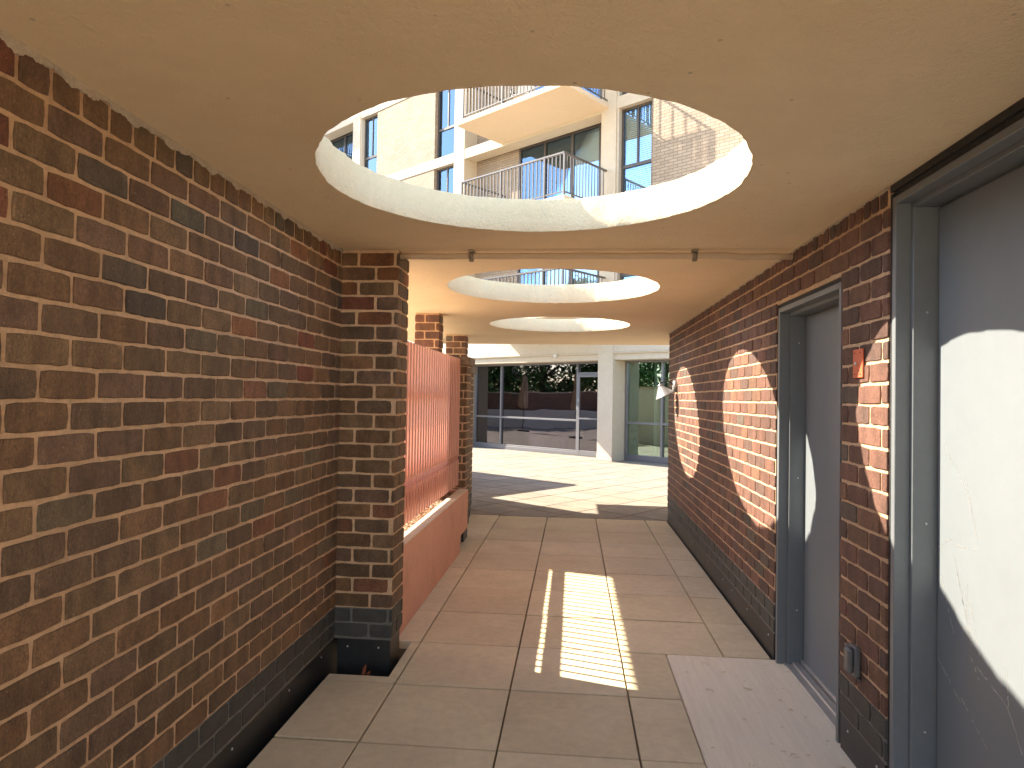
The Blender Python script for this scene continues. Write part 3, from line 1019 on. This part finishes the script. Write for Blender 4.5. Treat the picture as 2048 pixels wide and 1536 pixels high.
# ================================================================== conduit below the canopy
co = empty('conduit', (0.1, 3.81, 2.33))
tag(co, 'tan painted conduit clamped across the soffit between the first two round openings', 'pipe')
mb = MB()
pts = [(-1.0 + 2.18 * i / 24, 3.815 - 0.004 * i / 24 + 0.002 * math.sin(i * .9), 2.318 + 0.0015 * math.sin(i * 1.7) - (0.006 if i > 20 else 0)) for i in range(25)]
mb.tube(pts, 0.0175, 14)
mb.build('pipe', M['pipe'], co)
for x in (-0.588, 0.657):
    mb = MB()
    mb.tube([(x - 0.014, 3.812, 2.318), (x + 0.014, 3.812, 2.318)], 0.0215, 16)
    mb.box(x - 0.016, x + 0.016, 3.78, 3.845, 2.335, 2.349, bev=0.002)
    mb.box(x - 0.013, x + 0.013, 3.802, 3.822, 2.286, 2.299, bev=0.003)
    mb.build('clamp', M['clamp'], co)

# ================================================================== the apartment building
bd = empty('apartment_building', P0, ANG)
tag(bd, 'buff brick apartment block with cream columns and railed balconies behind the plaza', 'building')
LV = [3.49 + 2.64 * k for k in range(6)]      # tops of the floor slabs
TOP = LV[-1] + 0.3
BAYS = [-24.12 - 0.0, -13.32, -2.52, 8.28]
XMIN, XMAX = -32.0, 16.0
wall = MB(); band = MB(); col = MB(); sof = MB(); roomb = MB()
for c in BAYS:
    # columns each side of the recess
    for s_ in (-1, 1):
        a, b = (c - 2.93, c - 2.48) if s_ < 0 else (c + 2.49, c + 2.93)
        if c < -13.4 and s_ > 0: pass
        cm = MB()
        cm.box(a, b, -0.035, 0.62, -0.2, TOP)
        cm.build('column', M['cream'], bd, local=True)
    # brick between this bay and the next
    a, b = c + 3.90, c + 10.8 - 3.88
    if c > -3 and c < 0:
        wp = MB(); wp.box(a + 0.38, b, -0.55, -0.0215, LV[0] + 0.35, TOP - 0.01)  # projection added so the balcony rail shadow lands closer in
        wp.build('projecting_brick_panel', M['buff'], bd, local=True)
    wall.box(a, b, 0.0, 0.42, LV[0] + 0.10, TOP)
    # recess back wall
    for k, T in enumerate(LV[:-1]):
        z0, z1 = T + 0.001, LV[k + 1] - 0.121
        wall.box(c - 2.48, c - 0.75, 0.50, 0.66, z0, z1)
        wall.box(c + 2.10, c + 2.49, 0.50, 0.66, z0, z1)
wall.build('brick_panel', M['buff'], bd, local=True)
# concrete bands on each floor
for k, T in enumerate(LV):
    bm_ = MB()
    x = XMIN
    cuts = []
    for c in BAYS:
        cuts += [(c - 2.93, c - 2.48), (c + 2.49, c + 2.93)]
    cuts.sort()
    for a, b in cuts:
        bm_.box(x, a, -0.022, 0.425, T - 0.19 if k else 2.60, T + 0.10 if k else T + 0.10)
        x = b
    bm_.box(x, XMAX, -0.022, 0.425, T - 0.19 if k else 2.60, T + 0.10)
    bm_.build('floor_band', M['cream'], bd, local=True)
    if k < len(LV):
        sl = MB()
        sl.box(XMIN, XMAX, 0.43, 7.0, T - 0.12, T)
        sl.build('floor_slab', M['soffit2'], bd, local=True)
bk = MB()
bk.box(XMIN, XMAX, 1.6, 1.8, LV[0] + 0.001, TOP - 0.2)
bk.build('inner_wall', M['room'], bd, local=True)
# soffit zone and lintel over the shop windows
ln = MB()
x = XMIN
for a, b in cuts:
    ln.box(x, a, 0.03, 0.9, 2.455, 2.599); x = b
ln.box(x, XMAX, 0.03, 0.9, 2.455, 2.599)
ln.build('lintel', M['cream'], bd, local=True)
# small light fitting and cable line on the fascia
cb_ = MB()
cb_.tube([(-12, -0.03, 2.63), (-4, -0.032, 2.633), (6, -0.03, 2.636)], 0.010, 8)
cb_.build('cable', M['cream'], bd, local=True)
fx = MB()
fx.tube([(-1.35, -0.03, 2.60), (-1.35, -0.10, 2.60), (-1.35, -0.12, 2.56)], [0.045, 0.045, 0.03], 14)
fx.tube([(-1.35, -0.09, 2.57), (-1.35, -0.09, 2.50)], 0.006, 8)
fx.build('sensor', M['white'], bd, local=True)


def window_unit(w_, h_, tz):
    """frame with transom, upper half split by a mullion; local origin at lower left, front at o=0"""
    f = MB()
    t = 0.055
    f.box(0, t, 0, 0.07, 0, h_, bev=0.004); f.box(w_ - t, w_, 0, 0.07, 0, h_, bev=0.004)
    f.box(t, w_ - t, 0.002, 0.068, 0, t, bev=0.004); f.box(t, w_ - t, 0.002, 0.068, h_ - t, h_, bev=0.004)
    f.box(t, w_ - t, -0.004, 0.066, tz - 0.04, tz + 0.04, bev=0.004)
    f.box(w_ / 2 - 0.025, w_ / 2 + 0.025, 0.006, 0.064, tz + 0.04, h_ - t, bev=0.003)
    return f


def blind_mesh(w_, h_, kind):
    b = MB()
    if kind == 'vertical':
        n = int(w_ / 0.09)
        for i in range(n):
            x0 = i * w_ / n
            b.quad([(x0, 0.0, 0), (x0 + w_ / n * 0.98, 0.022, 0), (x0 + w_ / n * 0.98, 0.022, h_), (x0, 0.0, h_)])
    elif kind == 'slats':
        n = int(h_ / 0.05)
        for i in range(n):
            z0 = i * h_ / n
            b.quad([(0, 0, z0), (w_, 0, z0), (w_, 0.02, z0 + h_ / n * 0.86), (0, 0.02, z0 + h_ / n * 0.86)])
    else:
        n = int(w_ / 0.035)
        for i in range(n):
            x0, x1 = i * w_ / n, (i + 1) * w_ / n
            y0_, y1_ = 0.02 * math.sin(i * 1.1), 0.02 * math.sin((i + 1) * 1.1)
            b.quad([(x0, y0_, 0), (x1, y1_, 0), (x1, y1_, h_), (x0, y0_, h_)])
    return b


def add_window(x0, x1, z0, z1, o, tz, kind):
    w_, h_ = x1 - x0, z1 - z0
    fo = window_unit(w_, h_, tz - z0).build('window', M['bronze'], bd, loc=(x0, o, z0), local=True)
    p = MB(); p.box(0.03, w_ - 0.03, 0.030, 0.036, 0.03, h_ - 0.03)
    p.build('pane', M['glass_up'], fo, local=True)
    bl = blind_mesh(w_ - 0.1, h_ - 0.1, kind).build('blind', M['blind'], fo, loc=(0.05, 0.14, 0.05), local=True)
    return fo


def railing_mesh(x0, x1, yf, zb, y_back):
    f = MB()
    top = zb + 1.0
    f.box(x0, x1, yf - 0.028, yf + 0.028, top - 0.045, top, bev=0.006)
    f.box(x0, x1, yf - 0.014, yf + 0.014, zb + 0.07, zb + 0.10, bev=0.003)
    n = int((x1 - x0) / 0.115)
    for i in range(n + 1):
        x = x0 + 0.012 + (x1 - x0 - 0.024) * i / n
        big = i % 12 == 0 or i == n
        w_ = 0.022 if big else 0.012
        f.box(x - w_, x + w_, yf - w_, yf + w_, zb if big else zb + 0.10, top - 0.045)
    for xs_ in (x0 + 0.02, x1 - 0.02):
        f.box(xs_ - 0.026, xs_ + 0.026, yf + 0.03, y_back, top - 0.045, top - 0.001, bev=0.006)
        f.box(xs_ - 0.013, xs_ + 0.013, yf + 0.03, y_back, zb + 0.071, zb + 0.099)
        n2 = int((y_back - yf) / 0.115)
        for i in range(1, n2):
            yy = yf + (y_back - yf) * i / n2
            f.box(xs_ - 0.009, xs_ + 0.009, yy - 0.009, yy + 0.009, zb + 0.10, top - 0.045)
    return f


for bi, c in enumerate(BAYS):
    for k, T in enumerate(LV[:-1]):
        kinds = ['slats', 'curtain', 'slats', 'curtain', 'slats']
        # windows beside the columns
        add_window(c + 2.99, c + 3.90, T + 0.105, LV[k + 1] - 0.195, 0.12, T + 1.02, kinds[(k + bi + 1) % 5])
        add_window(c - 3.88, c - 2.93, T + 0.105, LV[k + 1] - 0.195, 0.12, T + 1.02, kinds[(k + bi) % 5])
        jm = MB(); jm.box(c + 2.93, c + 2.99, 0.0, 0.42, T + 0.101, LV[k + 1] - 0.191)
        jm.build('jamb', M['cream'], bd, local=True)
        # sliding door in the recess
        x0, x1 = c - 0.75, c + 2.10
        z0, z1 = T + 0.002, LV[k + 1] - 0.125
        f = MB(); t = 0.06
        f.box(x0, x1, 0.50, 0.60, z1 - 0.09, z1, bev=0.004)
        f.box(x0, x1, 0.50, 0.60, z0, z0 + 0.05, bev=0.004)
        for xm in (x0, x0 + 0.93, x0 + 1.89, x1 - t):
            f.box(xm, xm + t, 0.496, 0.596, z0 + 0.05, z1 - 0.09, bev=0.004)
        fo = f.build('sliding_door', M['bronze'], bd, local=True)
        p = MB(); p.box(x0 + 0.02, x1 - 0.02, 0.54, 0.546, z0 + 0.05, z1 - 0.09)
        p.build('pane', M['glass_up'], fo, local=True)
        bl = blind_mesh(x1 - x0 - 0.1, z1 - z0 - 0.2, 'vertical').build('blind', M['blind'], fo, loc=(x0 + 0.05, 0.66, z0 + 0.06), local=True)
        # balcony
        f = MB()
        bx0, bx1 = c - 0.98, c + 2.70
        if c < -13: bx0, bx1 = c - 2.9, c - 1.0
        f.box(bx0, bx1, -1.73, -0.026, T - 0.12, T, 0, bev=0.004)
        so_ = MB()
        bo = f.build('balcony', [M['soffit2']], bd, local=True)
        railing_mesh(bx0 + 0.22, bx1 - 0.02, -1.70, T, -0.04).build('railing', M['rail'], bo, local=True)

# roof edge
rf = MB(); rf.box(XMIN, XMAX, -0.05, 7.0, TOP, TOP + 0.4)
rf.build('roof', M['cream'], bd, local=True)


# ground floor glazing
def glazing(x0, x1, mull, door_x=None, gl=M['glass_gr']):
    f = MB(); t = 0.05; o0, o1 = 0.50, 0.62; H = 2.4545
    f.box(x0, x1, o0 - 0.01, o1, 0.003, 0.10, bev=0.003)
    f.box(x0, x1, o0, o1, 0.10, 0.145, bev=0.003)
    f.box(x0, x1, o0, o1, H - t, H, bev=0.003)
    for xm in [x0, x1 - t] + list(mull):
        f.box(xm, xm + t, o0 - 0.006, o1, 0.10, H - 0.001, bev=0.003)
    end = door_x[0] if door_x else x1
    f.box(x0 + t, end, o0 + 0.004, o1 - 0.01, 0.90, 0.95, bev=0.003)
    fo = f.build('shop_window', M['glazeframe'], bd, local=True)
    p = MB(); p.box(x0 + 0.02, end, 0.55, 0.558, 0.12, H - 0.03)
    p.build('pane', gl, fo, local=True)
    if door_x:
        a, b = door_x
        d_ = MB()
        d_.box(a, a + 0.06, 0.485, 0.53, 0.03, 2.13, bev=0.003); d_.box(b - 0.06, b, 0.485, 0.53, 0.03, 2.13, bev=0.003)
        d_.box(a + .06, b - .06, 0.486, 0.529, 0.03, 0.15, bev=0.003); d_.box(a + .06, b - .06, 0.486, 0.529, 2.06, 2.13, bev=0.003)
        d_.box(a + .06, b - .06, 0.484, 0.531, 0.96, 1.0, bev=0.003)
        d_.box(a - .0, b, 0.495, 0.60, 2.135, 2.185, bev=0.003)
        do = d_.build('glass_door', M['glazeframe'], bd, local=True)
        p = MB(); p.box(a + 0.03, b - 0.03, 0.505, 0.511, 0.14, 2.10); p.box(a + 0.02, b, 0.55, 0.557, 2.18, H - 0.03)
        p.build('pane', gl, do, local=True)
        h_ = MB()
        h_.tube([(a + 0.03, 0.48, 1.10), (a + 0.03, 0.43, 1.10), (a + 0.03, 0.43, 1.32), (a + 0.03, 0.48, 1.32)], 0.011, 10)
        h_.box(a + 0.01, a + 0.05, 0.478, 0.486, 1.42, 1.50)
        h_.build('handle', M['lamp'], do, local=True)
    return fo


glazing(-4.92, -0.03, [-3.86, -1.09], door_x=(-1.04, -0.08))
glazing(0.43, 5.3, [1.42, 2.6, 4.0], gl=M['glass_lt'])
glazing(-15.7, -10.9, [-14.5, -12.2])
gw = MB()
gw.box(-10.37, -5.46, 0.0, 0.42, 0.0, 2.455)
gw.box(-32, -16.3, 0.0, 0.42, 0.0, 2.455)
gw.box(5.8, 16, 0.0, 0.42, 0.0, 2.455)
gw.build('ground_floor_wall', M['cream'], bd, local=True)
bs = MB()
for a, b in ((-5.46, -4.99), (-0.04, 0.415)):
    bs = MB(); bs.box(a, b, -0.045, 0.02, 0.003, 0.14, bev=0.002)
    bs.build('column_base', M['slabedge'], bd, local=True)
# lobby room behind the glass
rm = MB()
rm.box(-16, 5.8, 5.6, 5.8, 0, 3.3)
rm.box(-16, 5.8, 0.63, 5.6, -0.02, 0.004, 1)
rm.box(-16.2, -16, 0.6, 5.8, 0, 3.3); rm.box(5.8, 6.0, 0.6, 5.8, 0, 3.3)
rm.box(-16, 5.8, 0.905, 5.6, 2.9, 3.0)
rm.box(1.0, 1.1, 0.9, 5.6, 0.005, 2.899, 2)
rm.build('lobby_room', [M['room'], M['carpet'], M['blind']], bd, local=True)


# ================================================================== furniture
def make_chair(loc, rz, label, m_, group=None):
    e = empty('chair', loc, rz)
    tag(e, label, 'chair', group)
    s_ = MB(); s_.box(-0.24, 0.24, -0.23, 0.25, 0.40, 0.47, bev=0.02); s_.build('seat', m_, e, local=True)
    b_ = MB()
    T = Matrix.Translation((0, 0.25, 0.45)) @ Matrix.Rotation(math.radians(-12), 4, 'X')
    b_.box(-0.23, 0.23, -0.02, 0.03, 0.05, 0.52, bev=0.015, T=T); b_.build('backrest', m_, e, local=True)
    for sx in (-1, 1):
        for sy in (-1, 1):
            l_ = MB(); l_.tube([(sx * 0.20, sy * 0.20, 0.42), (sx * 0.24, sy * 0.27, 0.0)], 0.013, 8)
            l_.build('leg', M['lampdark'], e, local=True)
        a_ = MB(); a_.tube([(sx * 0.25, 0.24, 0.62), (sx * 0.26, -0.16, 0.65), (sx * 0.25, -0.2, 0.42)], 0.014, 8)
        a_.build('armrest', M['lampdark'], e, local=True)
    return e


make_chair(W(-1.75, 1.35), ANG + 0.6, 'dark armchair seen through the lobby window beside the glass door', M['chair'])
make_chair(W(-2.75, 1.7), ANG - 0.5, 'dark armchair seen through the middle of the large lobby window', M['chair'])
make_chair(W(-4.2, 1.5), ANG + 2.2, 'dark armchair seen through the left end of the lobby window', M['chair'])
make_chair(W(-0.45, 1.9), ANG + 2.6, 'green armchair seen through the glass door', M['chair'])
fl = empty('floor_lamp', W(-0.55, 1.2))
tag(fl, 'table height lamp with a wide cream shade seen through the glass door', 'lamp')
mb = MB(); q = W(-0.55, 1.2)
mb.tube([q + Vector((0, 0, 0.0)), q + Vector((0, 0, 0.03))], 0.14, 20)
mb.tube([q + Vector((0, 0, 0.03)), q + Vector((0, 0, 1.2))], 0.013, 10)
mb.build('stand', M['lampdark'], fl)
mb = MB(); mb.tube([q + Vector((0, 0, 1.12)), q + Vector((0, 0, 1.42))], [0.23, 0.20], 28, caps=False); mb.build('lamp_shade', M['shade'], fl)
# deck chair on the upper balcony
make_chair(W(-1.9, -0.9, LV[2]), ANG + 0.4, 'dark folding chair on the upper balcony seen through the nearest round opening', M['chair2'])
make_chair(W(-0.4, -0.8, LV[2]), ANG - 0.9, 'second chair at the right end of the upper balcony', M['chair2'])


def umbrella(x, y, label):
    e = empty('patio_umbrella', (x, y, 0)); tag(e, label, 'umbrella', 'closed patio umbrellas mirrored in the lobby window')
    a = MB(); a.tube([(x, y, 0), (x, y, 0.06)], 0.26, 20); a.build('base', M['lampdark'], e)
    a = MB(); a.tube([(x, y, 0.06), (x, y, 2.55)], 0.02, 10); a.build('pole', M['bark'], e)
    a = MB()
    rings = [(2.5, 0.02), (2.42, 0.07), (2.1, 0.12), (1.6, 0.16), (1.15, 0.20), (1.05, 0.17)]
    n = 24; base = None
    for z, r_ in rings:
        b0 = len(a.v)
        for k in range(n):
            rr = r_ * (1 + 0.28 * (k % 3 == 0) - 0.14 * (k % 3 == 1))
            a.v.append((x + rr * math.cos(6.2832 * k / n), y + rr * math.sin(6.2832 * k / n), z))
        if base is not None:
            for k in range(n):
                k2 = (k + 1) % n
                a.face((b0 + k, b0 + k2, base + k2, base + k), 0)
        base = b0
    a.build('canopy', M['fabric'], e)


umbrella(-7.86, 15.8, 'closed tan patio umbrella mirrored in the lobby window, nearer the glass door')
umbrella(-12.1, 17.1, 'closed tan patio umbrella mirrored in the middle of the lobby window')

# flower pot that shows in the right hand glazing
fp = empty('flower_pot', (-4.6, 15.2, 0)); tag(fp, 'round cream flower pot mirrored in the right hand shop window', 'pot')
mb = MB(); q = Vector((-4.6, 15.2, 0))
mb.tube([q, q + Vector((0, 0, 0.55)), q + Vector((0, 0, 0.62))], [0.34, 0.42, 0.45], 32); mb.build('pot', M['coping'], fp)
mb = MB(); r_ = random.Random(8)
for i in range(400):
    a_, rr = r_.uniform(0, 6.28), r_.uniform(0, 0.42); z_ = 0.62 + r_.uniform(0, 0.2)
    p_ = q + Vector((rr * math.cos(a_), rr * math.sin(a_), z_))
    d1_ = Vector((r_.uniform(-1, 1), r_.uniform(-1, 1), r_.uniform(-.6, .6))).normalized() * 0.04; d2_ = d1_.cross(Vector((0.3, 0.5, 1))).normalized() * 0.03
    mb.quad([p_ - d1_, p_ + d2_, p_ + d1_, p_ - d2_], 0, (0.75, 0.72, 0.66) if i % 3 == 0 else (0.06, 0.14, 0.04))
mb.build('flowers', M['leaf'], fp)


# ================================================================== trees beyond the plaza (mirrored in the glass)
def tree(x, y, h, r, label, seed):
    rnd = random.Random(seed)
    e = empty('tree', (x, y, -0.3)); tag(e, label, 'tree', 'trees behind the boundary wall')
    t = MB()
    t.tube([(x, y, -0.3), (x + 0.1, y, h * 0.3), (x + 0.15, y + 0.1, h * 0.62), (x + 0.1, y + 0.2, h * 0.85)], [0.2, 0.16, 0.10, 0.04], 10)
    for i in range(7):
        a = rnd.uniform(0, 6.28); z = h * rnd.uniform(0.28, 0.6)
        t.tube([(x + 0.1, y, z), (x + math.cos(a) * r * 0.4, y + math.sin(a) * r * 0.4, z + h * 0.12), (x + math.cos(a) * r * 0.75, y + math.sin(a) * r * 0.75, z + h * 0.2)], [0.07, 0.045, 0.015], 7)
    t.build('trunk', M['bark'], e)
    cr = MB()
    cl = []
    for i in range(95):
        a = rnd.uniform(0, 6.28); rr = r * math.sqrt(rnd.random()); z = h * (0.12 + 0.84 * rnd.random() ** 1.35)
        k = 1.15 - max(0.0, z / h - 0.3) * 1.35
        cl.append((x + rr * k * math.cos(a), y + rr * k * math.sin(a), z, rnd.uniform(0.35, 0.75), rnd.uniform(0.55, 1.5)))
    for cx, cy_, cz, cr_, br_ in cl:
        for j in range(62):
            v = Vector((rnd.gauss(0, 1), rnd.gauss(0, 1), rnd.gauss(0, 0.8)))
            v = v.normalized() * cr_ * rnd.uniform(0.5, 1.15)
            p = Vector((cx, cy_, cz)) + v
            d1_ = Vector((rnd.uniform(-1, 1), rnd.uniform(-1, 1), rnd.uniform(-.8, .8))).normalized() * rnd.uniform(0.09, 0.17)
            d2_ = d1_.cross(Vector((rnd.uniform(-1, 1), rnd.uniform(-1, 1), 1))).normalized() * 0.08
            b_ = br_ * rnd.uniform(0.7, 1.3)
            cr.quad([p - d1_, p + d2_, p + d1_, p - d2_], 0, (0.075 * b_, 0.15 * b_, 0.032 * b_))
    cr.build('crown', M['leaf'], e)


TL = [(-20.5, 3.0, 7.0, 3.0, 'tall round tree behind the left end of the boundary wall'),
      (-22.0, 7.0, 8.5, 3.2, 'tallest dense tree behind the boundary wall'),
      (-20.8, 10.5, 6.2, 2.8, 'bushy tree behind the boundary wall, low spreading crown'),
      (-22.5, 14.0, 8.0, 3.2, 'dense tree behind the boundary wall opposite the lobby door'),
      (-20.6, 17.5, 6.5, 2.9, 'pale green tree behind the boundary wall opposite the lobby window'),
      (-22.0, 21.5, 8.2, 3.3, 'wide tree near the right end of the boundary wall'),
      (-20.5, 25.5, 7.2, 3.1, 'last tree of the row past the boundary wall'),
      (-25.5, 5.0, 9.0, 3.6, 'broad tree in the back row, left end'),
      (-26.0, 10.5, 9.5, 3.8, 'broad tree in the back row behind the bushy tree'),
      (-26.0, 16.0, 9.0, 3.8, 'broad tree in the back row opposite the lobby door'),
      (-25.5, 21.5, 9.5, 3.8, 'broad tree in the back row, right end')]
for i, (x, y, h, r, lab) in enumerate(TL):
    tree(x, y, h, r, lab, 100 + i)

# a dry leaf caught beside the pillar foot
lf_ = MB()
lf_.quad([(-1.13, 3.64, -0.02), (-1.115, 3.635, 0.035), (-1.10, 3.64, 0.055), (-1.105, 3.645, 0.0)])
lf_.quad([(-1.11, 3.64, -0.02), (-1.09, 3.632, 0.015), (-1.075, 3.64, 0.02), (-1.085, 3.646, -0.01)])
tag(lf_.build('dry_leaf', M['stain']), 'small rust coloured dry leaf caught by the foot of the nearest brick pillar', 'leaf')
